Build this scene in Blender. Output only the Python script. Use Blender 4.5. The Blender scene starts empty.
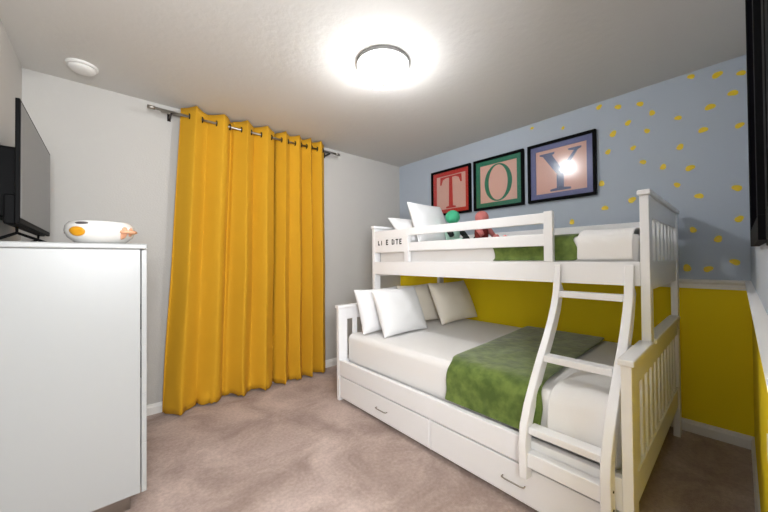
import bpy, bmesh, math, random
from mathutils import Vector, Matrix, noise
S = bpy.context.scene
COL = S.collection
R = math.radians
random.seed(7)

# ---------------------------------------------------------------- camera
cam_d = bpy.data.cameras.new('camera'); cam = bpy.data.objects.new('camera', cam_d); COL.objects.link(cam)
yaw, pit, rol = R(41.428), R(0.661), R(-0.492)
F = Vector((math.sin(yaw)*math.cos(pit), math.cos(yaw)*math.cos(pit), math.sin(pit)))
Rt = Vector((math.cos(yaw), -math.sin(yaw), 0)); Up = Rt.cross(F)
R2 = Rt*math.cos(rol)+Up*math.sin(rol); U2 = Up*math.cos(rol)-Rt*math.sin(rol)
M = Matrix((R2, U2, -F)).transposed().to_4x4(); M.translation = (-2.973, -3.038, 1.185)
cam.matrix_world = M
cam_d.sensor_fit = 'HORIZONTAL'; cam_d.sensor_width = 36; cam_d.lens = 313.667/768*36; cam_d.clip_start = 0.01
S.camera = cam

# ---------------------------------------------------------------- world, light, exposure
W = bpy.data.worlds.new('world'); S.world = W; W.use_nodes = True
W.node_tree.nodes['Background'].inputs[0].default_value = (.8, .88, 1, 1)
W.node_tree.nodes['Background'].inputs[1].default_value = 0.3
S.view_settings.view_transform = 'Standard'; S.view_settings.look = 'None'
S.view_settings.gamma = 1; S.view_settings.use_curve_mapping = False
S.view_settings.exposure = 0.85
LAMP_E = 1.1
BULB_W = 29.0
FILL_W = 44.0
ld = bpy.data.lights.new('fill_light', 'AREA'); ld.shape = 'RECTANGLE'; ld.size = .8; ld.size_y = .8  # added fill behind the camera; no real lamp stands there
ld.energy = FILL_W; ld.color = (.93, .96, 1)
lo = bpy.data.objects.new('fill_light', ld); COL.objects.link(lo)
lo.location = (-2.98, -3.75, 1.55); lo.rotation_euler = (R(90), 0, R(-30))

# ---------------------------------------------------------------- materials
def srgb(r, g, b):
    f = lambda c: (c/255)/12.92 if c/255 <= .04045 else ((c/255+.055)/1.055)**2.4
    return (f(r), f(g), f(b), 1)
MATS = {}
def mat(name, col, rough=.5, bump=0, bscale=200, var=0, vscale=6, metal=0, sheen=0, coat=0, emis=0, col2=None, detail=3, spec=.5, subsurf=0):
    m = bpy.data.materials.new(name); m.use_nodes = True; nt = m.node_tree; b = nt.nodes['Principled BSDF']
    b.inputs['Base Color'].default_value = col; b.inputs['Roughness'].default_value = rough
    b.inputs['Metallic'].default_value = metal; b.inputs['Specular IOR Level'].default_value = spec
    if sheen: b.inputs['Sheen Weight'].default_value = sheen; b.inputs['Sheen Roughness'].default_value = .4
    if coat: b.inputs['Coat Weight'].default_value = coat
    tc = nt.nodes.new('ShaderNodeTexCoord')
    if var or col2:
        n = nt.nodes.new('ShaderNodeTexNoise'); n.inputs['Scale'].default_value = vscale; n.inputs['Detail'].default_value = detail
        nt.links.new(tc.outputs['Object'], n.inputs['Vector'])
        r = nt.nodes.new('ShaderNodeValToRGB'); c2 = col2 or tuple(c*(1-var) for c in col[:3])+(1,)
        r.color_ramp.elements[0].position = .35; r.color_ramp.elements[1].position = .65
        r.color_ramp.elements[0].color = c2; r.color_ramp.elements[1].color = col
        nt.links.new(n.outputs['Fac'], r.inputs[0]); nt.links.new(r.outputs[0], b.inputs['Base Color'])
    if bump:
        n = nt.nodes.new('ShaderNodeTexNoise'); n.inputs['Scale'].default_value = bscale; n.inputs['Detail'].default_value = 2
        nt.links.new(tc.outputs['Object'], n.inputs['Vector'])
        bp = nt.nodes.new('ShaderNodeBump'); bp.inputs['Strength'].default_value = bump; bp.inputs['Distance'].default_value = .01
        nt.links.new(n.outputs['Fac'], bp.inputs['Height']); nt.links.new(bp.outputs[0], b.inputs['Normal'])
    if emis:
        b.inputs['Emission Color'].default_value = col; b.inputs['Emission Strength'].default_value = emis
    MATS[name] = m
    return m
wall_m = mat('wall_paint', srgb(199, 196, 191), .9, .12, 90)
ceil_m = mat('ceiling_paint', srgb(216, 214, 210), .95, .16, 26)
white_m = mat('white_lacquer', srgb(247, 247, 248), .3)
trim_m = mat('trim_paint', srgb(238, 236, 232), .4)
dress_m = mat('dresser_foil', srgb(178, 179, 178), .35)
curt_m = mat('curtain_fabric', srgb(204, 152, 20), .85, .04, 400)
sheet_m = mat('white_cotton', srgb(240, 238, 236), .9, .15, 14)
pillow_m = mat('pillow_cotton', srgb(241, 241, 242), .9, .12, 18)
cream_m = mat('cream_cotton', srgb(246, 238, 224), .9, .12, 18)
green_m = mat('green_velour', srgb(112, 132, 58), .85, .25, 30, col2=srgb(74, 96, 32), vscale=16, sheen=.6, detail=5)
black_m = mat('black_plastic', srgb(6, 6, 7), .6, spec=.1)
screen_m = mat('screen_glass', srgb(92, 92, 92), .3, spec=.8)
steel_m = mat('brushed_nickel', srgb(170, 165, 158), .3, metal=1)
dark_m = mat('dark_bronze', srgb(40, 32, 28), .4, metal=.6)
gap_m = mat('gap_shadow', srgb(60, 56, 54), .8)
gold_m = mat('gold_foil', srgb(238, 206, 40), .45, metal=0, bump=.3, bscale=60)
glass_pic_m = mat('picture_glass_black', srgb(12, 12, 16), .7, spec=0)
frame_m = mat('black_frame', srgb(10, 10, 12), .6, spec=.05)

def floor_mat():
    m = mat('carpet', srgb(190, 168, 158), 1, 0); nt = m.node_tree; b = nt.nodes['Principled BSDF']
    tc = nt.nodes.new('ShaderNodeTexCoord')
    n1 = nt.nodes.new('ShaderNodeTexNoise'); n1.inputs['Scale'].default_value = 2.6; n1.inputs['Detail'].default_value = 9; n1.inputs['Roughness'].default_value = .62; n1.inputs['Distortion'].default_value = .6
    n2 = nt.nodes.new('ShaderNodeTexNoise'); n2.inputs['Scale'].default_value = 55; n2.inputs['Detail'].default_value = 4
    for n in (n1, n2): nt.links.new(tc.outputs['Object'], n.inputs['Vector'])
    r1 = nt.nodes.new('ShaderNodeValToRGB'); r1.color_ramp.elements[0].position = .36; r1.color_ramp.elements[1].position = .64
    r1.color_ramp.elements[0].color = srgb(164, 143, 133); r1.color_ramp.elements[1].color = srgb(206, 186, 177)
    r2 = nt.nodes.new('ShaderNodeValToRGB'); r2.color_ramp.elements[0].position = .3; r2.color_ramp.elements[1].position = .7
    r2.color_ramp.elements[0].color = (.84, .83, .82, 1); r2.color_ramp.elements[1].color = (1.06, 1.06, 1.06, 1)
    mx = nt.nodes.new('ShaderNodeMixRGB'); mx.blend_type = 'MULTIPLY'; mx.inputs[0].default_value = 1
    for n, r in ((n1, r1), (n2, r2)): nt.links.new(n.outputs['Fac'], r.inputs[0])
    nt.links.new(r1.outputs[0], mx.inputs[1]); nt.links.new(r2.outputs[0], mx.inputs[2]); nt.links.new(mx.outputs[0], b.inputs['Base Color'])
    n3 = nt.nodes.new('ShaderNodeTexNoise'); n3.inputs['Scale'].default_value = 260; n3.inputs['Detail'].default_value = 2
    nt.links.new(tc.outputs['Object'], n3.inputs['Vector'])
    bp = nt.nodes.new('ShaderNodeBump'); bp.inputs['Strength'].default_value = .5; bp.inputs['Distance'].default_value = .01
    nt.links.new(n3.outputs['Fac'], bp.inputs['Height']); nt.links.new(bp.outputs[0], b.inputs['Normal'])
    b.inputs['Sheen Weight'].default_value = .1
    return m
carpet_m = floor_mat()

def two_tone():
    # painted wall: grey-blue above the chair rail, yellow below (object z is world z)
    m = mat('two_tone_paint', srgb(160, 170, 190), .8); nt = m.node_tree; b = nt.nodes['Principled BSDF']
    tc = nt.nodes.new('ShaderNodeTexCoord'); sp = nt.nodes.new('ShaderNodeSeparateXYZ'); nt.links.new(tc.outputs['Object'], sp.inputs[0])
    gt = nt.nodes.new('ShaderNodeMath'); gt.operation = 'GREATER_THAN'; gt.inputs[1].default_value = 1.005
    nt.links.new(sp.outputs['Z'], gt.inputs[0])
    mx = nt.nodes.new('ShaderNodeMixRGB'); mx.inputs[1].default_value = srgb(255, 226, 8); mx.inputs[2].default_value = srgb(182, 192, 204)
    nt.links.new(gt.outputs[0], mx.inputs[0]); nt.links.new(mx.outputs[0], b.inputs['Base Color'])
    return m
two_m = two_tone()

# ---------------------------------------------------------------- helpers
class MB:
    def __init__(s): s.bm = bmesh.new()
    def box(s, a, b):
        x0, y0, z0 = [min(a[i], b[i]) for i in range(3)]; x1, y1, z1 = [max(a[i], b[i]) for i in range(3)]
        v = [s.bm.verts.new(c) for c in ((x0,y0,z0),(x1,y0,z0),(x1,y1,z0),(x0,y1,z0),(x0,y0,z1),(x1,y0,z1),(x1,y1,z1),(x0,y1,z1))]
        for f in ((0,3,2,1),(4,5,6,7),(0,1,5,4),(1,2,6,5),(2,3,7,6),(3,0,4,7)): s.bm.faces.new([v[i] for i in f])
        return s
    def prism(s, pts, axis, a, b):
        # pts: 2-D outline in the other two axes, extruded along axis from a to b
        def P(p, t): c = list(p); c.insert(axis, t); return c
        v0 = [s.bm.verts.new(P(p, a)) for p in pts]; v1 = [s.bm.verts.new(P(p, b)) for p in pts]
        n = len(pts)
        s.bm.faces.new(v0); s.bm.faces.new(v1[::-1])
        for i in range(n): s.bm.faces.new((v0[i], v1[i], v1[(i+1) % n], v0[(i+1) % n]))
        return s
    def tube(s, pts, r, n=10, cap=True):
        pts = [Vector(p) for p in pts]; rings = []
        for i, p in enumerate(pts):
            t = (pts[min(i+1, len(pts)-1)]-pts[max(i-1, 0)]).normalized()
            u = t.cross(Vector((0, 0, 1)));
            if u.length < 1e-3: u = t.cross(Vector((1, 0, 0)))
            u.normalize(); w = t.cross(u); rr = r[i] if isinstance(r, (list, tuple)) else r
            rings.append([s.bm.verts.new(p+u*math.cos(2*math.pi*k/n)*rr+w*math.sin(2*math.pi*k/n)*rr) for k in range(n)])
        for a, b in zip(rings, rings[1:]):
            for k in range(n): s.bm.faces.new((a[k], a[(k+1) % n], b[(k+1) % n], b[k]))
        if cap: s.bm.faces.new(rings[0][::-1]); s.bm.faces.new(rings[-1])
        return s
    def lathe(s, prof, c, n=40):
        rings = []
        for r, z in prof:
            if r < 1e-5: rings.append([s.bm.verts.new((c[0], c[1], c[2]+z))])
            else: rings.append([s.bm.verts.new((c[0]+r*math.cos(2*math.pi*k/n), c[1]+r*math.sin(2*math.pi*k/n), c[2]+z)) for k in range(n)])
        for a, b in zip(rings, rings[1:]):
            for k in range(n):
                k2 = (k+1) % n
                if len(a) == 1 and len(b) == 1: continue
                if len(a) == 1: s.bm.faces.new((a[0], b[k2], b[k]))
                elif len(b) == 1: s.bm.faces.new((a[k], a[k2], b[0]))
                else: s.bm.faces.new((a[k], a[k2], b[k2], b[k]))
        return s
    def ell(s, c, r, rot=None, seg=20):
        m = Matrix.Translation(c) @ (rot.to_4x4() if rot else Matrix.Identity(4)) @ Matrix.Diagonal((*r, 1))
        bmesh.ops.create_uvsphere(s.bm, u_segments=seg, v_segments=seg//2, radius=1, matrix=m); return s
    def build(s, name, m, parent=None, bevel=0, smooth=False, recalc=True, seg=2):
        if recalc: bmesh.ops.recalc_face_normals(s.bm, faces=s.bm.faces)
        me = bpy.data.meshes.new(name); s.bm.to_mesh(me); s.bm.free()
        o = bpy.data.objects.new(name, me); COL.objects.link(o)
        if m: me.materials.append(m)
        if parent: o.parent = parent
        if smooth or bevel: me.polygons.foreach_set('use_smooth', [True]*len(me.polygons))
        if bevel:
            b = o.modifiers.new('bevel', 'BEVEL'); b.width = bevel; b.segments = seg; b.limit_method = 'ANGLE'; b.angle_limit = R(40)
            b.harden_normals = True
        return o
def box(name, a, b, m, parent=None, bevel=.003): return MB().box(a, b).build(name, m, parent, bevel)
def tag(o, label, cat, group=None):
    o['label'] = label; o['category'] = cat
    if group: o['group'] = group
    return o
def struct(o): o['kind'] = 'structure'; return o
def stuff(o): o['kind'] = 'stuff'; return o
def empty(name, loc=(0, 0, 0)):
    o = bpy.data.objects.new(name, None); COL.objects.link(o); o.empty_display_size = .1; o.location = loc; return o
def adopt(root):
    # parts are modelled in room coordinates; rebase them on the thing's own base
    for ch in root.children: ch.matrix_parent_inverse = Matrix.Translation(root.location).inverted()

# ---------------------------------------------------------------- room shell
H = 2.44; WX = -3.386; RY = -3.083; T = .1; HY = -4.3; DX = -2.42
struct(box('floor', (WX-T, HY-T, -.1), (T, T, 0), carpet_m, bevel=0))
struct(box('ceiling', (WX-T, HY-T, H), (T, T, H+.1), ceil_m, bevel=0))
struct(box('wall_back', (WX-T, 0, 0), (0, T, H), wall_m, bevel=0))
struct(box('wall_bedside', (0, RY-T, 0), (T, T, H), two_m, bevel=0))
struct(box('wall_left', (WX-T, HY, 0), (WX, 0, H), wall_m, bevel=0))
struct(box('wall_right', (DX, RY-T, 0), (0, RY, H), two_m, bevel=0))
struct(box('wall_hall_side', (DX, HY, 0), (DX+T, RY-T, H), wall_m, bevel=0))
struct(box('wall_hall_end', (WX-T, HY-T, 0), (DX+T, HY, H), wall_m, bevel=0))
def baseboard(name, a, b, n):
    # a, b: ends on the wall; n: direction into the room
    mb = MB(); a = Vector(a); b = Vector(b); n = Vector(n)
    prof = [(0, 0), (.014, 0), (.014, .055), (.010, .064), (.008, .074), (0, .08)]
    v0 = [mb.bm.verts.new(a+n*p[0]+Vector((0, 0, p[1]))) for p in prof]; v1 = [mb.bm.verts.new(b+n*p[0]+Vector((0, 0, p[1]))) for p in prof]
    k = len(prof)
    for i in range(k): mb.bm.faces.new((v0[i], v0[(i+1) % k], v1[(i+1) % k], v1[i]))
    mb.bm.faces.new(v0); mb.bm.faces.new(v1)
    return struct(mb.build(name, trim_m))
baseboard('baseboard_back', (WX, 0, 0), (0, 0, 0), (0, -1, 0))
baseboard('baseboard_bedside', (0, 0, 0), (0, RY, 0), (-1, 0, 0))
baseboard('baseboard_left', (WX, 0, 0), (WX, HY, 0), (1, 0, 0))
baseboard('baseboard_right', (DX, RY, 0), (0, RY, 0), (0, 1, 0))
# chair rail
def rail(name, a, b, n):
    mb = MB(); a = Vector(a); b = Vector(b); n = Vector(n)
    prof = [(0, .975), (.014, .975), (.014, 1.005), (.024, 1.018), (.026, 1.032), (0, 1.036)]
    v0 = [mb.bm.verts.new(a+n*p[0]+Vector((0, 0, p[1]))) for p in prof]; v1 = [mb.bm.verts.new(b+n*p[0]+Vector((0, 0, p[1]))) for p in prof]
    k = len(prof)
    for i in range(k): mb.bm.faces.new((v0[i], v0[(i+1) % k], v1[(i+1) % k], v1[i]))
    mb.bm.faces.new(v0); mb.bm.faces.new(v1)
    return struct(mb.build(name, trim_m))
rail('trim_1', (0, 0, 0), (0, RY, 0), (-1, 0, 0))
rail('trim_2', (DX, RY, 0), (0, RY, 0), (0, 1, 0))

# ---------------------------------------------------------------- bunk bed
XF, XU, XB = -1.506, -1.106, -.08      # lower front, upper front, back (outer faces)
YL, YR = -.755, -2.766                 # outer faces of the two ends
bed = empty('bunk_bed', ((XF+XB)/2, (YL+YR)/2, 0))
tag(bed, 'white wooden bunk bed with wider lower berth, ladder and two drawers', 'bunk bed')
pt = .035
for (y0, y1) in ((YL-pt, YL), (YR, YR+pt)):
    # lower end
    box('post', (XF, y0, 0), (XF+.088, y1, .775), white_m, bed)
    box('post', (XB-.075, y0, 0), (XB, y1, 1.475), white_m, bed)
    box('end_cap', (XF-.01, y0-.01, .775), (XU-.001, y1+.01, .8), white_m, bed, .006)
    box('end_cap', (XU+.071, y0-.01, .775), (XB-.076, y1+.01, .8), white_m, bed, .006)
    pm = (y0+.006, y1-.006)
    ep = box('end_rail', (XF+.088, pm[0], .675), (XB-.075, pm[1], .775), white_m, bed)
    box('end_rail', (XF+.088, pm[0], .21), (XB-.075, pm[1], .33), white_m, bed)
    n = 11; w0 = XF+.088; w1 = XB-.075; step = (w1-w0)/(n+.62)
    for k in range(n):
        xx = w0+step*(k+.62+.19-.31)
        box('slat', (xx+.01, y0+.012, .33), (xx+.01+.05, y1-.012, .675), white_m, bed, .002)
    # upper end
    box('post', (XU, y0, .775), (XU+.07, y1, 1.475), white_m, bed)
    box('end_cap', (XU-.012, y0-.008, 1.475), (XB+.005, y1+.008, 1.5), white_m, bed, .006)
    box('end_rail', (XU+.07, pm[0], 1.375), (XB-.075, pm[1], 1.475), white_m, bed)
    box('end_rail', (XU+.07, pm[0], 1.03), (XB-.075, pm[1], 1.165), white_m, bed)
    w0 = XU+.07; w1 = XB-.075; n = 7; step = (w1-w0)/n
    for k in range(n):
        xx = w0+step*(k+.5)
        box('slat', (xx-.027, y0+.012, 1.165), (xx+.027, y1-.012, 1.375), white_m, bed, .002)
yi0, yi1 = YL-pt, YR+pt
box('side_rail', (XF+.002, yi1, .215), (XF+.036, yi0, .342), white_m, bed, .004)
box('side_rail', (XB-.036, yi1, .215), (XB-.002, yi0, .342), white_m, bed, .004)
box('side_rail', (XU, yi1, 1.05), (XU+.034, yi0, 1.165), white_m, bed, .004)
box('side_rail', (XB-.036, yi1, 1.05), (XB-.002, yi0, 1.165), white_m, bed, .004)
box('mattress_support', (XF+.037, yi1+.002, .285), (XB-.037, yi0-.002, .305), white_m, bed)
box('mattress_support', (XU+.035, yi1+.002, 1.085), (XB-.037, yi0-.002, 1.105), white_m, bed)
# guard rails
GY = -2.348
box('guard_post', (XU-.002, GY, 1.165), (XU+.032, GY+.048, 1.452), white_m, bed)
box('guard_post', (XU-.002, -1.226, 1.165), (XU+.032, -1.178, 1.385), white_m, bed)
box('guard_rail', (XU+.002, GY+.048, 1.385), (XU+.03, yi0, 1.445), white_m, bed)
box('guard_rail', (XU+.002, GY+.048, 1.255), (XU+.03, -1.226, 1.325), white_m, bed)
gp = box('guard_panel', (XU+.002, -1.178, 1.25), (XU+.026, yi0, 1.385), white_m, bed)
box('guard_rail', (XB-.03, yi1, 1.375), (XB-.004, yi0, 1.44), white_m, bed)
box('guard_rail', (XB-.03, yi1, 1.25), (XB-.004, yi0, 1.32), white_m, bed)
# dark lettering on the guard panel
def strokes(mb, y, z, s, segs):
    t = .009
    for (a, b, c, d) in segs:      # in letter box 0..1 (to the right = -y)
        mb.box((XU+.0005, y-a*s, z+b*s*1.2), (XU+.0025, y-c*s-(t if a == c else 0), z+d*s*1.2+(t if b == d else 0)))
L = {'L': [(0,0,0,1),(0,0,.8,0)], 'I': [(0,0,0,1)], 'E': [(0,0,0,1),(0,0,.8,0),(0,.5,.7,.5),(0,.93,.8,.93)],
     'B': [(0,0,0,1),(0,0,.7,0),(0,.5,.7,.5),(0,.93,.7,.93),(.75,0,.75,1)], 'D': [(0,0,0,1),(0,0,.6,0),(0,.93,.6,.93),(.7,.05,.7,.95)],
     'T': [(.35,0,.35,1),(0,.93,.9,.93)]}
for ch, y in (('L', -.84), ('I', -.885), ('E', -.95), ('D', -1.025), ('T', -1.075), ('E', -1.12)):
    mb = MB(); strokes(mb, y, 1.315, .034, L[ch]); lt = mb.build('letter', black_m, gp)
# drawers
for (a, b) in ((yi0-.008, -1.772), (-1.786, yi1+.012)):
    d = box('drawer', (XF+.004, b, .032), (XF+.024, a, .205), white_m, bed, .004)
    MB().box((XF+.03, b+.03, .05), (XB-.75, a-.03, .19)).build('drawer_box', white_m, d)
    yc = (a+b)/2-.05
    h = MB().tube([(XF+.004, yc+.055, .115), (XF-.012, yc+.055, .115), (XF-.016, yc+.04, .115), (XF-.016, yc-.04, .115), (XF-.012, yc-.055, .115), (XF+.004, yc-.055, .115)], .0035, 8).build('handle', steel_m, d, smooth=True)
box('drawer_divider', (XF+.006, -1.784, .03), (XF+.03, -1.774, .215), white_m, bed, 0)
# ladder
prof = [(-1.12,1.15),(-1.128,1.09),(-1.148,1.0),(-1.18,.93),(-1.225,.86),(-1.285,.785),(-1.36,.70),(-1.435,.61),(-1.51,.51),(-1.555,.425),(-1.57,.35),(-1.568,.27),(-1.565,.19)]
def offset(prof, w):
    out = []
    for i, (x, z) in enumerate(prof):
        a = prof[max(i-1, 0)]; b = prof[min(i+1, len(prof)-1)]
        t = Vector((b[0]-a[0], b[1]-a[1])).normalized(); out.append((x-t.y*w, z+t.x*w))
    return out
inner = offset(prof, .062)
inner = [(max(x, XF-.001) if z < .33 else x, z) for x, z in inner]
inner[-3:] = [(XF-.003, .335), (XF-.003, .27), (XF-.003, .18)]
inner[:3] = [(XU-.003, 1.125), (-1.095, 1.045), (-1.085, 1.01)]
inner[0] = (XU-.003, 1.15); inner[1] = (XU-.003, 1.048); 
inner[2] = (-1.078, 1.012)
for (a, b) in ((-2.358, -2.393), (-2.673, -2.71)):
    o = MB(); pts = prof+inner[::-1]
    v0 = [o.bm.verts.new((x, a, z)) for x, z in prof]; w0 = [o.bm.verts.new((x, a, z)) for x, z in inner]
    v1 = [o.bm.verts.new((x, b, z)) for x, z in prof]; w1 = [o.bm.verts.new((x, b, z)) for x, z in inner]
    for i in range(len(prof)-1):
        for q in ((v0[i], v0[i+1], w0[i+1], w0[i]), (v1[i], v1[i+1], w1[i+1], w1[i]), (v0[i], v0[i+1], v1[i+1], v1[i]), (w0[i], w0[i+1], w1[i+1], w1[i])): o.bm.faces.new(q)
    for i in (0, -1): o.bm.faces.new((v0[i], w0[i], w1[i], v1[i]))
    st = o.build('ladder_stile', white_m, bed, .006)
    if b < -2.7:
        for z in (.23, .30): MB().tube([(-1.54, b-.0025, z), (-1.54, b+.001, z)], .005, 12).build('bolt', dark_m, st)
for x, z in ((-1.14, .992), (-1.35, .692), (-1.53, .405)):
    box('ladder_rung', (x-.012, -2.673, z-.017), (x+.05, -2.393, z+.015), white_m, bed, .005)
box('ladder_rung', (-1.555, -2.673, .245), (-1.509, -2.393, .31), white_m, bed, .004)
adopt(bed)

# ---------------------------------------------------------------- bedding
def soft_box(name, a, b, m, r=.045, nz=.004, parent=None, sc=3):
    # rounded box with a gently uneven surface
    bm = bmesh.new(); a = Vector(a); b = Vector(b)
    lo_ = Vector([min(a[i], b[i]) for i in range(3)]); hi = Vector([max(a[i], b[i]) for i in range(3)])
    bmesh.ops.create_cube(bm, size=1)
    for v in bm.verts: v.co = Vector([lo_[i] if v.co[i] < 0 else hi[i] for i in range(3)])
    bmesh.ops.bevel(bm, geom=bm.edges[:], offset=r, segments=5, profile=.5, affect='EDGES')
    for _ in range(3): 
        es = [e for e in bm.edges if e.calc_length() > .09]
        if not es: break
        bmesh.ops.subdivide_edges(bm, edges=es, cuts=1, use_grid_fill=True)
        bmesh.ops.triangulate(bm, faces=[f for f in bm.faces if len(f.verts) > 4])
    c = (lo_+hi)/2
    for v in bm.verts:
        n = noise.noise(v.co*sc)+.5*noise.noise(v.co*sc*3)
        d = (v.co-c); d = Vector((d.x/(hi.x-lo_.x), d.y/(hi.y-lo_.y), d.z/(hi.z-lo_.z))); k = max(range(3), key=lambda i: abs(d[i]))
        if not (k == 2 and d.z < 0): v.co[k] += n*nz
    me = bpy.data.meshes.new(name); bm.to_mesh(me); bm.free(); me.materials.append(m)
    me.polygons.foreach_set('use_smooth', [True]*len(me.polygons))
    o = bpy.data.objects.new(name, me); COL.objects.link(o)
    if parent: o.parent = parent
    return o
lm = soft_box('mattress', (XF+.07, yi0-.012, .306), (XB-.045, yi1+.012, .56), sheet_m, .05)
tag(lm, 'wide lower mattress in a fitted white sheet', 'mattress')
um = soft_box('mattress', (XU+.045, yi0-.012, 1.106), (XB-.045, yi1+.012, 1.305), sheet_m, .035, .002)
tag(um, 'narrow upper mattress in a white sheet behind the guard rail', 'mattress')

def drape(name, path, y0, y1, m, ny=24, th=.010, wav=.006, skew=None, sub=4, sc=5, round_=0):
    # a cloth following an (x, z) path across the bed, spanning y0..y1
    P = []
    for i in range(len(path)-1):
        for k in range(sub):
            t = k/sub; P.append((path[i][0]*(1-t)+path[i+1][0]*t, path[i][1]*(1-t)+path[i+1][1]*t))
    P.append(path[-1])
    for _ in range(2):
        P = [P[0]]+[((P[i-1][0]+2*P[i][0]+P[i+1][0])/4, (P[i-1][1]+2*P[i][1]+P[i+1][1])/4) for i in range(1, len(P)-1)]+[P[-1]]
    bm = bmesh.new(); rows = []
    for i, (x, z) in enumerate(P):
        s = i/(len(P)-1); row = []
        for j in range(ny+1):
            t = j/ny; y = y0+(y1-y0)*t
            if skew: y += skew(s, t)
            q = Vector((x*sc, y*sc, z*sc)); n = abs(noise.noise(q)*wav*1.5)+abs(noise.noise(q*2.7))*wav
            a = P[max(i-1, 0)]; b = P[min(i+1, len(P)-1)]; tx = Vector((b[0]-a[0], 0, b[1]-a[1])).normalized()
            nn = Vector((-tx.z, 0, tx.x))
            if nn.z < -.2 or (abs(nn.z) <= .2 and nn.x > 0): nn = -nn
            row.append(bm.verts.new(Vector((x, y, z))+nn*n))
        rows.append(row)
    for a, b in zip(rows, rows[1:]):
        for j in range(ny): bm.faces.new((a[j], a[j+1], b[j+1], b[j]))
    bmesh.ops.recalc_face_normals(bm, faces=bm.faces)
    up = sum(f.normal.z for f in bm.faces)
    if up < 0: bmesh.ops.reverse_faces(bm, faces=bm.faces[:])
    me = bpy.data.meshes.new(name); bm.to_mesh(me); bm.free(); me.materials.append(m)
    me.polygons.foreach_set('use_smooth', [True]*len(me.polygons))
    o = bpy.data.objects.new(name, me); COL.objects.link(o)
    s = o.modifiers.new('solid', 'SOLIDIFY'); s.thickness = th; s.offset = 1
    u = o.modifiers.new('sub', 'SUBSURF'); u.levels = 1; u.render_levels = 1
    return o
gb = drape('blanket', [(-.14,.57),(-.5,.57),(-1.0,.57),(-1.34,.57),(-1.40,.563),(-1.438,.53),(-1.45,.46),(-1.455,.40),(-1.462,.352)], -1.87, -2.42, green_m,
           skew=lambda s, t: .10*(1-min(1, s*2))*(1-t)+.06*(1-min(1, s*1.5))*t+.003*math.sin(s*20+t*3))
tag(gb, 'green velour blanket draped across the lower mattress', 'blanket')
dv = drape('duvet', [(-.88,.566),(-.92,.568),(-1.1,.57),(-1.3,.57),(-1.37,.563),(-1.415,.53),(-1.435,.46),(-1.44,.40),(-1.45,.352)], -2.44, yi1+.022, sheet_m, wav=.006, th=.022,
           skew=lambda s, t: -.05*(1-min(1, s*1.7))*(1-t))
tag(dv, 'folded white duvet at the foot of the lower bunk behind the ladder', 'duvet')
ub = drape('blanket', [(-.15,1.313),(-.5,1.313),(-.9,1.313),(-1.02,1.313),(-1.055,1.295),(-1.066,1.26),(-1.066,1.19),(-1.064,1.172)], -1.965, -2.455, green_m, wav=.003, th=.007, skew=lambda s, t: .015*math.sin(s*13))
tag(ub, 'green velour blanket draped across the upper mattress behind the guard rail', 'blanket')
ud = drape('duvet', [(-.14,1.318),(-.5,1.325),(-.8,1.328),(-.98,1.325),(-1.045,1.30),(-1.062,1.26),(-1.064,1.19),(-1.06,1.172)], -2.46, yi1+.03, sheet_m, wav=.006, th=.008)
ud.location = (-.008, 0, .003)
tag(ud, 'white duvet folded over the end of the upper bunk', 'duvet')

def pillow(name, c, w, h, t, lean, turn, m, label, group, roll=0):
    # upright pillow facing -y, width along x
    bm = bmesh.new(); n = 18; top = {}
    def pt_(i, j, s):
        u = -1+2*i/n; v = -1+2*j/n
        pin = .07
        X = u*w/2*(1-pin*(1-v*v)*abs(u)**3) ; Z = v*h/2*(1-pin*(1-u*u)*abs(v)**3)
        th = t/2*((1-abs(u)**2.6)*(1-abs(v)**2.6))**.55
        q = Vector((u*2, v*2, s+c[0]*3)); th *= 1+.12*noise.noise(q*1.3)
        return Vector((X, -s*th, Z))
    g = [[[None]*(n+1) for _ in range(n+1)] for _ in range(2)]
    for k, s in enumerate((1, -1)):
        for i in range(n+1):
            for j in range(n+1):
                edge = i in (0, n) or j in (0, n)
                if k == 1 and edge: g[1][i][j] = g[0][i][j]
                else: g[k][i][j] = bm.verts.new(pt_(i, j, s))
    for k in range(2):
        for i in range(n):
            for j in range(n):
                f = (g[k][i][j], g[k][i+1][j], g[k][i+1][j+1], g[k][i][j+1])
                bm.faces.new(f if k == 0 else f[::-1])
    bmesh.ops.recalc_face_normals(bm, faces=bm.faces)
    me = bpy.data.meshes.new(name); bm.to_mesh(me); bm.free(); me.materials.append(m)
    me.polygons.foreach_set('use_smooth', [True]*len(me.polygons))
    o = bpy.data.objects.new(name, me); COL.objects.link(o)
    o.matrix_world = Matrix.Translation(c) @ Matrix.Rotation(R(turn), 4, 'Z') @ Matrix.Rotation(R(-lean), 4, 'X') @ Matrix.Rotation(R(roll), 4, 'Y')
    su = o.modifiers.new('sub', 'SUBSURF'); su.levels = 1; su.render_levels = 1
    return tag(o, label, 'pillow', group)
G1 = 'pillows on the lower bunk'; G2 = 'pillows on the upper bunk'
pillow('pillow', (-1.15, -.925, .75), .52, .40, .13, 20, 0, pillow_m, 'plain white pillow nearest the front left post of the lower bunk', G1)
pillow('pillow', (-1.08, -1.10, .75), .54, .42, .16, 24, 0, pillow_m, 'plump white pillow leaning in front of the other white pillow on the lower bunk', G1)
pillow('pillow', (-.66, -.94, .755), .52, .40, .11, 20, 0, cream_m, 'cream pillow partly hidden behind the plump white pillow on the lower bunk', G1)
pillow('pillow', (-.36, -1.13, .765), .62, .43, .15, 24, 0, cream_m, 'cream pillow closest to the yellow wall on the lower bunk', G1)
pillow('pillow', (-.76, -.955, 1.46), .48, .34, .10, 42, 0, pillow_m, 'lower-sitting white pillow by the left end cap of the upper bunk', G2)
pillow('pillow', (-.70, -1.12, 1.52), .50, .42, .13, 20, 0, pillow_m, 'tall white pillow standing in front of another pillow on the upper bunk', G2)

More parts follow.
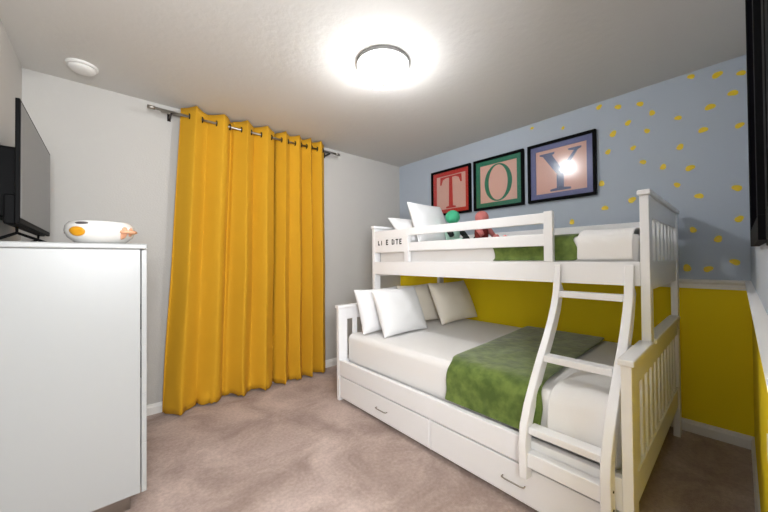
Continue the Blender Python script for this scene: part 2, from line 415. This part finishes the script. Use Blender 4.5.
# ---------------------------------------------------------------- soft toys on the upper bunk (plain generic plush figures)
def plush(loc, m_head, m_body, m_feet, label, s=1.0):
    r = empty('plush_toy', loc); x, y, z = loc
    MB().ell((x, y, z+.075*s), (.05*s, .045*s, .075*s)).build('body', m_body, r, smooth=True)
    MB().ell((x, y-.005, z+.185*s), (.047*s, .045*s, .045*s)).build('head', m_head, r, smooth=True)
    for sx in (-1, 1):
        MB().tube([(x+sx*.035*s, y, z+.125*s), (x+sx*.065*s, y-.02*s, z+.10*s), (x+sx*.075*s, y-.05*s, z+.06*s)], [.018*s, .02*s, .016*s], 10).build('arm', m_feet, r, smooth=True)
        MB().tube([(x+sx*.025*s, y-.02*s, z+.024*s), (x+sx*.045*s, y-.08*s, z+.022*s), (x+sx*.055*s, y-.13*s, z+.024*s)], [.024*s, .022*s, .02*s], 10).build('leg', m_body, r, smooth=True)
        MB().ell((x+sx*.057*s, y-.14*s, z+.03*s), (.022*s, .022*s, .03*s)).build('foot', m_feet, r, smooth=True)
    adopt(r); tag(r, label, 'toy', 'soft toys on the upper bunk'); return r
tg = mat('plush_green', srgb(70, 178, 134), .9, .3, 60); tk = mat('plush_dark', srgb(28, 34, 32), .9, .3, 60); tw = mat('plush_pale_green', srgb(170, 208, 190), .9, .3, 60)
tp = mat('plush_pink', srgb(205, 120, 116), .9, .3, 60); tr = mat('plush_maroon', srgb(120, 34, 26), .9, .3, 60)
plush((-.60, -1.30, 1.306), tg, tw, tk, 'small green plush toy with dark limbs sitting on the upper bunk beside the tall pillow', 1.42)
plush((-.58, -1.585, 1.306), tp, tr, tp, 'small pink and maroon plush toy sitting on the upper bunk', 1.25)

# ---------------------------------------------------------------- framed letters
def ring_rect(mb, y0, y1, z0, z1, w, x0, x1):
    mb.box((x0, y0, z0), (x1, y1, z0+w)); mb.box((x0, y0, z1-w), (x1, y1, z1))
    mb.box((x0, y0, z0+w), (x1, y0+(-w if y1 < y0 else w), z1-w)); mb.box((x0, y1, z0+w), (x1, y1-(-w if y1 < y0 else w), z1-w)); return mb
pink_m = mat('pink_paper', srgb(222, 178, 164), .7); 
def picture(y0, y1, letter, c_mat, c_let, label):
    z0, z1 = 1.695, 2.225
    r = empty('picture_frame', (0, (y0+y1)/2, z0))
    ring_rect(MB(), y0, y1, z0, z1, .024, -.001, -.035).build('frame', frame_m, r, .003)
    ring_rect(MB(), y0-.024, y1+.024, z0+.024, z1-.024, .045, -.002, -.016).build('mat_border', c_mat, r)
    box('backing', (-.002, y0-.069, z0+.069), (-.008, y1+.069, z1-.069), pink_m, r, 0)
    cy, cz = (y0+y1)/2, (z0+z1)/2
    mb = MB(); X0, X1 = -.0085, -.0115; K = {'T': 1.12, 'Y': 1.1, 'O': 1}[letter]
    def poly(pts):  # pts (u right, v up) in metres about the centre
        mb.prism([(cy-u*K, cz+v*K) for u, v in pts], 0, X0, X1)
    if letter == 'T':
        poly([(-.024,-.15),(.024,-.15),(.018,.15),(-.018,.15)]); poly([(-.06,-.165),(.06,-.165),(.06,-.15),(.024,-.143),(-.024,-.143),(-.06,-.15)])
        poly([(-.13,.165),(.13,.165),(.135,.085),(.118,.085),(.10,.135),(.06,.15),(-.06,.15),(-.10,.135),(-.118,.085),(-.135,.085)])
    elif letter == 'O':
        n = 48; A, B, a, b = .148, .19, .104, .178
        vo = [[mb.bm.verts.new((x, cy-u*math.cos(t), cz+v*math.sin(t))) for t in [2*math.pi*k/n for k in range(n)]] for x in (X0, X1) for (u, v) in ((A, B), (a, b))]
        for k in range(n):
            k2 = (k+1) % n
            for p, q in ((0, 1), (2, 3), (0, 2), (1, 3)): mb.bm.faces.new((vo[p][k], vo[p][k2], vo[q][k2], vo[q][k]))
    else:
        poly([(-.026,-.15),(.026,-.15),(.026,-.02),(-.026,-.02)]); poly([(-.075,-.165),(.075,-.165),(.075,-.15),(.026,-.143),(-.026,-.143),(-.075,-.15)])
        poly([(-.155,.15),(-.04,.15),(-.045,.135),(-.06,.13),(.026,-.02),(-.026,-.03),(-.13,.13),(-.155,.138)])
        poly([(.06,.15),(.15,.15),(.15,.138),(.125,.128),(.026,-.03),(.0,-.005),(.10,.128),(.06,.138)])
    lt = mb.build('letter_'+letter.lower(), c_let, r)
    g = box('glass', (-.024, y0-.024, z0+.024), (-.026, y1+.024, z1-.024), glass_m, r, 0)
    adopt(r); tag(r, label, 'picture', 'framed letter pictures above the bunk'); return r
def glass():
    m = bpy.data.materials.new('picture_glass'); m.use_nodes = True; nt = m.node_tree; nt.nodes.clear()
    o = nt.nodes.new('ShaderNodeOutputMaterial'); t = nt.nodes.new('ShaderNodeBsdfTransparent'); g = nt.nodes.new('ShaderNodeBsdfGlossy'); g.inputs['Roughness'].default_value = .16
    f = nt.nodes.new('ShaderNodeFresnel'); f.inputs[0].default_value = 1.35; x = nt.nodes.new('ShaderNodeMixShader')
    nt.links.new(f.outputs[0], x.inputs[0]); nt.links.new(t.outputs[0], x.inputs[1]); nt.links.new(g.outputs[0], x.inputs[2]); nt.links.new(x.outputs[0], o.inputs[0]); return m
glass_m = glass()
red_m = mat('red_mat', srgb(196, 44, 38), .6); teal_m = mat('teal_mat', srgb(20, 120, 92), .6); pur_m = mat('purple_mat', srgb(98, 104, 152), .6)
blu_m = mat('slate_letter', srgb(92, 104, 140), .6)
picture(-.578, -1.123, 'T', red_m, red_m, 'black framed picture with a red letter T and red mat')
picture(-1.163, -1.70, 'O', teal_m, teal_m, 'black framed picture with a green letter O and green mat')
picture(-1.74, -2.287, 'Y', pur_m, blu_m, 'black framed picture with a slate-blue letter Y and purple mat')

# ---------------------------------------------------------------- gold dot decals
dots = [(-1.774,2.40),(-2.038,2.317),(-2.306,2.40),(-2.431,2.355),(-2.565,2.327),(-2.491,2.21),(-2.396,2.155),(-2.602,2.114),(-2.632,2.236),(-2.77,2.152),(-2.838,2.41),(-2.959,2.368),(-2.924,2.171),(-2.89,2.03),(-3.026,2.222),(-3.062,2.333),(-3.05,2.008),(-2.361,2.022),(-2.519,2.011),(-2.576,1.891),(-2.777,1.947),(-2.687,1.829),(-2.824,1.791),(-2.758,1.687),(-2.865,1.593),(-3.034,1.617),(-3.04,1.421),(-2.315,1.78),(-2.335,1.581),(-2.097,1.492),(-2.507,1.62),(-2.833,1.368),(-2.948,1.3),(-3.019,1.151),(-2.9,1.105),(-2.80,1.11)]
bands = [(2.30, 'in the row just under the ceiling'), (2.09, 'in the second row below the ceiling'), (1.87, 'in the third row below the ceiling'), (1.56, 'in the row level with the picture bottoms'), (1.28, 'in the row beside the bunk top'), (0, 'in the lowest row above the chair rail')]
rows = {}
for y, z in dots:
    k = next(i for i, (t, _) in enumerate(bands) if z >= t); rows.setdefault(k, []).append((y, z))
ordn = ['leftmost', 'second from the left', 'third from the left', 'fourth from the left', 'fifth from the left', 'sixth from the left', 'seventh from the left', 'eighth from the left', 'ninth from the left']
for k, lst in sorted(rows.items()):
    lst.sort(key=lambda p: -p[0])
    for i, (y, z) in enumerate(lst):
        mb = MB(); n = 14; ph = random.random()*6; rr = random.uniform(.017, .024)
        if k == 0 and i < 2: rr *= .8
        pts = []
        for q in range(n):
            t = 2*math.pi*q/n; r_ = rr*(1+.16*math.sin(2*t+ph)+.08*math.sin(3*t+ph*2)); pts.append((y+r_*math.cos(t), z+r_*.95*math.sin(t)))
        mb.prism(pts, 0, -.0002, -.0016)
        o = mb.build('wall_decal', gold_m)
        tag(o, 'gold dot decal, %s %s' % (ordn[i], bands[k][1]), 'decal', 'gold dot decals on the grey-blue wall')

# ---------------------------------------------------------------- curtains
ROD_Y, ROD_Z = -.115, 2.352
rod = empty('curtain_rod', (-1.88, ROD_Y, ROD_Z)); tag(rod, 'brushed metal double curtain rod above the yellow curtains', 'curtain rod')
MB().tube([(-2.70, ROD_Y, ROD_Z), (-1.09, ROD_Y, ROD_Z)], .010, 14).build('rod', steel_m, rod, smooth=True)
MB().tube([(-2.66, -.05, ROD_Z+.012), (-1.12, -.05, ROD_Z+.012)], .007, 12).build('rear_rod', steel_m, rod, smooth=True)
for x, s in ((-2.70, -1), (-1.09, 1)):
    MB().tube([(x, ROD_Y, ROD_Z), (x+s*.05, ROD_Y, ROD_Z)], .014, 14).build('finial', steel_m, rod, smooth=True)
for x in (-2.60, -1.90, -1.17):
    MB().box((x-.012, 0, ROD_Z-.035), (x+.012, -.004, ROD_Z+.035)).box((x-.006, -.004, ROD_Z-.022), (x+.006, ROD_Y-.012, ROD_Z-.012)).build('bracket', dark_m, rod)
adopt(rod)
def curtain(x0t, x1t, x0b, x1b, folds, ph, label, ytop=ROD_Y, seed=0, dips=()):
    root = empty('curtain', ((x0b+x1b)/2, ytop, 0))
    nx, nz = folds*22, 46; bm = bmesh.new(); g = []; zt = 2.424
    for j in range(nz+1):
        v = j/nz; z = zt-(zt-.012)*v; row = []
        for i in range(nx+1):
            u = i/nx; a = 2*math.pi*(u*folds)+ph+.5*math.sin(u*7+seed)*math.sin(math.pi*u)
            amp = .044+.008*math.sin(u*9+seed)+.012*v
            s = math.sin(a); sy = s*(1-.25*abs(s))*1.25
            x = (x0t*(1-u)+x1t*u)*(1-v)+(x0b*(1-u)+x1b*u)*v
            x += .012*math.sin(2*a)*(1-.3*v) + .02*v*noise.noise(Vector((u*5+seed, v*2, 3)))
            y = ytop+amp*sy+.03*v*noise.noise(Vector((u*6+seed, v*3, 0)))
            for dip in dips: y += .05*math.exp(-((u-dip)/.022)**2)
            if v > .9:
                k = (v-.9)/.1; y -= .05*k*k*abs(noise.noise(Vector((u*11+seed, 2, 5)))); z2 = z+.03*k*k*abs(noise.noise(Vector((u*16+seed, 9, 1))))
            else: z2 = z
            if v < .02: z2 += .012*max(0, -s)
            row.append(bm.verts.new((x, min(y, -.02), z2)))
        g.append(row)
    for a, b in zip(g, g[1:]):
        for i in range(nx): bm.faces.new((a[i], a[i+1], b[i+1], b[i]))
    me = bpy.data.meshes.new('cloth'); bm.to_mesh(me); bm.free(); me.materials.append(curt_m)
    me.polygons.foreach_set('use_smooth', [True]*len(me.polygons))
    o = bpy.data.objects.new('cloth', me); COL.objects.link(o); o.parent = root
    s = o.modifiers.new('solid', 'SOLIDIFY'); s.thickness = .003
    # grommets where the cloth crosses the rod
    for k in range(folds*2+1):
        u = (k*math.pi-ph)/(2*math.pi*folds)
        for _ in range(8): u = (k*math.pi-ph-.5*math.sin(u*7+seed)*math.sin(math.pi*u))/(2*math.pi*folds)
        if not 0.01 < u < .99: continue
        x = x0t*(1-u)+x1t*u
        mb = MB(); n = 20; t = .004
        rings = []
        for q in range(n):
            an = 2*math.pi*q/n
            rings.append([mb.bm.verts.new((x+dx, ROD_Y+rr*math.cos(an), ROD_Z+rr*math.sin(an))) for rr, dx in ((.026, -t), (.026, t), (.017, t), (.017, -t))])
        for q in range(n):
            A, B = rings[q], rings[(q+1) % n]
            for c in range(4): mb.bm.faces.new((A[c], B[c], B[(c+1) % 4], A[(c+1) % 4]))
        mb.build('grommet', dark_m, root)
    adopt(root); return tag(root, label, 'curtain', 'yellow curtains on the metal rod')
curtain(-2.54, -1.775, -2.66, -1.80, 4, 1.0, 'yellow floor-length curtain panel nearest the dresser', seed=1, dips=(.50,))
curtain(-1.755, -1.235, -1.79, -1.225, 4, .9, 'yellow floor-length curtain panel nearest the bunk bed', seed=8, dips=(.02,))

# ---------------------------------------------------------------- dresser, television, bowl
DXF = -2.828; DY0, DY1 = -1.117, -.30; DZ0, DZ1 = .075, 1.272
dr = empty('dresser', ((WX+DXF)/2, (DY0+DY1)/2, 0)); tag(dr, 'tall white chest of drawers against the left wall', 'dresser')
box('side_panel', (WX+.02, DY0, DZ0), (DXF-.024, DY0+.02, DZ1-.028), dress_m, dr, .002)
box('side_panel', (WX+.02, DY1-.02, DZ0), (DXF-.024, DY1, DZ1-.028), dress_m, dr, .002)
box('back_panel', (WX+.021, DY0+.02, DZ0), (WX+.027, DY1-.02, DZ1-.028), dress_m, dr, 0)
box('top', (WX+.018, DY0-.006, DZ1-.027), (DXF+.004, DY1+.006, DZ1), dress_m, dr, .008)
box('base_panel', (WX+.03, DY0+.021, DZ0), (DXF-.03, DY1-.021, DZ0+.02), dress_m, dr, 0)
hz = (DZ1-.03-DZ0)/5
for k in range(5):
    z0 = DZ0+hz*k
    d = box('drawer', (DXF-.020, DY0, z0+.0002), (DXF, DY1, z0+hz-.0004), dress_m, dr, .001)
    MB().box((DXF-.0225, DY0+.02, z0+.02), (DXF-.38, DY1-.02, z0+hz-.06)).build('drawer_box', dress_m, d)
    if k in (2, 3): box('slot_shade', (DXF-.0235, DY0-.0006, z0+hz-.03), (DXF-.0205, DY0+.3, z0+hz-.03-.12), black_m, d, 0)  # black strip painting the shade inside the cut-out beside the drawer front
box('plinth', (WX+.05, DY0+.03, 0.0), (DXF-.06, DY0+.05, DZ0), steel_m, dr, 0)
for x in (DXF-.10, WX+.06):
    for y in (DY0+.08, DY1-.08): MB().lathe([(0, 0), (.018, 0), (.024, DZ0), (0, DZ0)], (x, y, 0), 16).build('leg', steel_m, dr)
adopt(dr)

tx = -3.237; ty0, ty1, tz0, tz1 = -1.125, -.24, 1.345, 1.850
tv = empty('television', (tx, (ty0+ty1)/2, DZ1)); tag(tv, 'black flat-screen television standing on the white dresser', 'television')
box('bezel', (tx-.014, ty0, tz0), (tx, ty1, tz1), black_m, tv, .003)
box('screen', (tx+.0002, ty0+.012, tz0+.022), (tx+.0012, ty1-.012, tz1-.012), screen_m, tv, 0)
box('back_housing', (tx-.10, ty0+.10, tz0+.03), (tx-.0145, ty1-.14, tz0+.33), black_m, tv, .012)
box('lower_housing', (tx-.05, ty0+.03, tz0-.004), (tx-.0145, ty1-.03, tz0+.12), black_m, tv, .008)
for y in (ty0+.16, ty1-.16):
    MB().tube([(tx-.03, y, tz0+.01), (tx-.03, y, tz0-.03), (tx+.05, y, DZ1+.006)], .006, 8).tube([(tx-.03, y, tz0-.03), (tx-.1, y, DZ1+.006)], .006, 8).build('stand_leg', black_m, tv)
adopt(tv)

bc = (-2.995, -1.0, DZ1)
bowl = empty('decorative_bowl', bc); tag(bowl, 'white ceramic bowl with orange patch and small handles on the dresser', 'bowl')
bw = mat('glazed_white', srgb(236, 234, 230), .2, coat=.4)
b_ = MB().lathe([(0, 0), (.075, 0), (.092, .006), (.118, .03), (.128, .058), (.125, .082), (.112, .10), (.104, .103), (.102, .098), (.114, .08), (.118, .058), (.105, .03), (.07, .012), (0, .01)], bc, 56).build('body', bw, bowl, smooth=True)
org_m = mat('orange_glaze', srgb(226, 158, 26), .3); pk_m = mat('peach_glaze', srgb(238, 176, 140), .35); gry_m = mat('grey_glaze', srgb(90, 84, 84), .35)
def patch(name, ang0, ang1, za, zb, m, k=10):
    # raised glaze patch following the bowl's own profile
    prof_ = [(.092, .006), (.118, .03), (.128, .058), (.125, .082), (.112, .10)]
    def rad(z):
        for (r0, z0), (r1, z1) in zip(prof_, prof_[1:]):
            if z0 <= z <= z1: return r0+(r1-r0)*(z-z0)/(z1-z0)
        return .13
    bm = bmesh.new(); c = bm.verts.new((0, 0, 0)); am, zm = (ang0+ang1)/2, (za+zb)/2
    mk = lambda a, z: Vector((bc[0]+(rad(z)+.0025)*math.cos(a), bc[1]+(rad(z)+.0025)*math.sin(a), bc[2]+z))
    grid = []
    for ri in range(1, 5):
        f = ri/4; grid.append([bm.verts.new(mk(am+f*(ang1-ang0)/2*math.cos(2*math.pi*q/24), zm+f*(zb-za)/2*math.sin(2*math.pi*q/24))) for q in range(24)])
    c.co = mk(am, zm)
    for q in range(24):
        bm.faces.new((c, grid[0][q], grid[0][(q+1) % 24]))
        for a, b in zip(grid, grid[1:]): bm.faces.new((a[q], b[q], b[(q+1) % 24], a[(q+1) % 24]))
    me = bpy.data.meshes.new(name); bm.to_mesh(me); bm.free(); me.materials.append(m); me.polygons.foreach_set('use_smooth', [True]*len(me.polygons))
    o = bpy.data.objects.new(name, me); COL.objects.link(o); o.parent = bowl
    so = o.modifiers.new('solid', 'SOLIDIFY'); so.thickness = .003; so.offset = 0; return o
patch('painted_patch', R(216), R(246), .030, .072, org_m)
patch('painted_patch', R(304), R(318), .02, .08, pk_m)
patch('painted_patch', R(322), R(334), .035, .078, pk_m)
patch('painted_patch', R(226), R(250), .084, .094, gry_m)
def handle(a, m):
    d = Vector((math.cos(a), math.sin(a), 0)); s = Vector((-d.y, d.x, 0)); c = Vector(bc)+Vector((0, 0, .055))
    return MB().tube([c+d*.122+s*.03, c+d*.145+s*.026, c+d*.152, c+d*.145-s*.026, c+d*.122-s*.03], .008, 10).build('handle', m, bowl, smooth=True)
handle(R(138), mat('brown_glaze', srgb(120, 96, 70), .35)); handle(R(-42), pk_m)
adopt(bowl)

# ---------------------------------------------------------------- ceiling light, smoke alarm
lc = (-1.655, -1.55, H)
cl = empty('ceiling_light', lc); tag(cl, 'round frosted glass dome light on the ceiling', 'ceiling light')
MB().lathe([(0, 0), (.170, 0), (.172, -.010), (.168, -.020), (.163, -.022), (.160, -.012), (0, -.01)], lc, 64).build('rim', mat('rim_grey', srgb(120, 118, 115), .6), cl, smooth=True)
dome_m = bpy.data.materials.new('lit_dome'); dome_m.use_nodes = True
b = dome_m.node_tree.nodes['Principled BSDF']; b.inputs['Base Color'].default_value = (.9, .9, .9, 1); b.inputs['Roughness'].default_value = .3; b.inputs['Alpha'].default_value = .5
b.inputs['Emission Color'].default_value = (.95, .975, 1, 1); b.inputs['Emission Strength'].default_value = LAMP_E
MB().lathe([(.161, -.014), (.160, -.045), (.150, -.075), (.125, -.103), (.09, -.123), (.05, -.134), (.0, -.137)], lc, 64).build('glass_dome', dome_m, cl, smooth=True)
MB().lathe([(0, -.137), (.008, -.137), (.010, -.143), (.006, -.150), (0, -.151)], lc, 16).build('finial', steel_m, cl, smooth=True)
adopt(cl)
sa = (-3.095, -.28, H)
sm = empty('smoke_alarm', sa); tag(sm, 'round white smoke alarm on the ceiling near the left wall', 'smoke alarm')
MB().lathe([(0, 0), (.078, 0), (.078, -.012), (.074, -.016), (0, -.016)], sa, 40).build('base', trim_m, sm, .001)
MB().lathe([(0, -.017), (.066, -.017), (.066, -.026), (.058, -.036), (.03, -.042), (0, -.042)], sa, 40).build('cover', trim_m, sm, .001)
adopt(sm)

bl = bpy.data.lights.new('bulb', 'POINT'); bl.energy = BULB_W; bl.color = (.96, .98, 1); bl.shadow_soft_size = .035
bo = bpy.data.objects.new('bulb', bl); COL.objects.link(bo); bo.location = (lc[0], lc[1], lc[2]-.052)

# ---------------------------------------------------------------- right wall
def edge_picture(x0, x1, z0, z1, label):
    r = empty('picture_frame', ((x0+x1)/2, RY, z0))
    mb = MB(); w = .05
    mb.box((x0, RY+.001, z0), (x1, RY+.020, z0+w)).box((x0, RY+.001, z1-w), (x1, RY+.020, z1)).box((x0, RY+.001, z0+w), (x0+w, RY+.020, z1-w)).box((x1-w, RY+.001, z0+w), (x1, RY+.020, z1-w))
    mb.build('frame', frame_m, r, .001)
    box('picture', (x0+w, RY+.001, z0+w), (x1-w, RY+.017, z1-w), glass_pic_m, r, 0)
    adopt(r); return tag(r, label, 'picture', 'black framed pictures on the right wall')
edge_picture(-2.0, -1.36, 1.218, 2.2, 'tall black framed picture on the right wall, the one nearer the corner')
edge_picture(-2.41, -2.28, 1.20, 2.2, 'black framed picture at the extreme right edge of the photo')
sw = empty('wall_switch', (-1.84, RY, .70)); tag(sw, 'white switch plate on the yellow part of the right wall', 'light switch')
box('plate', (-1.88, RY+.0005, .69), (-1.80, RY+.006, .80), trim_m, sw, .001)
box('rocker', (-1.855, RY+.006, .715), (-1.825, RY+.009, .775), trim_m, sw, .001)
adopt(sw)
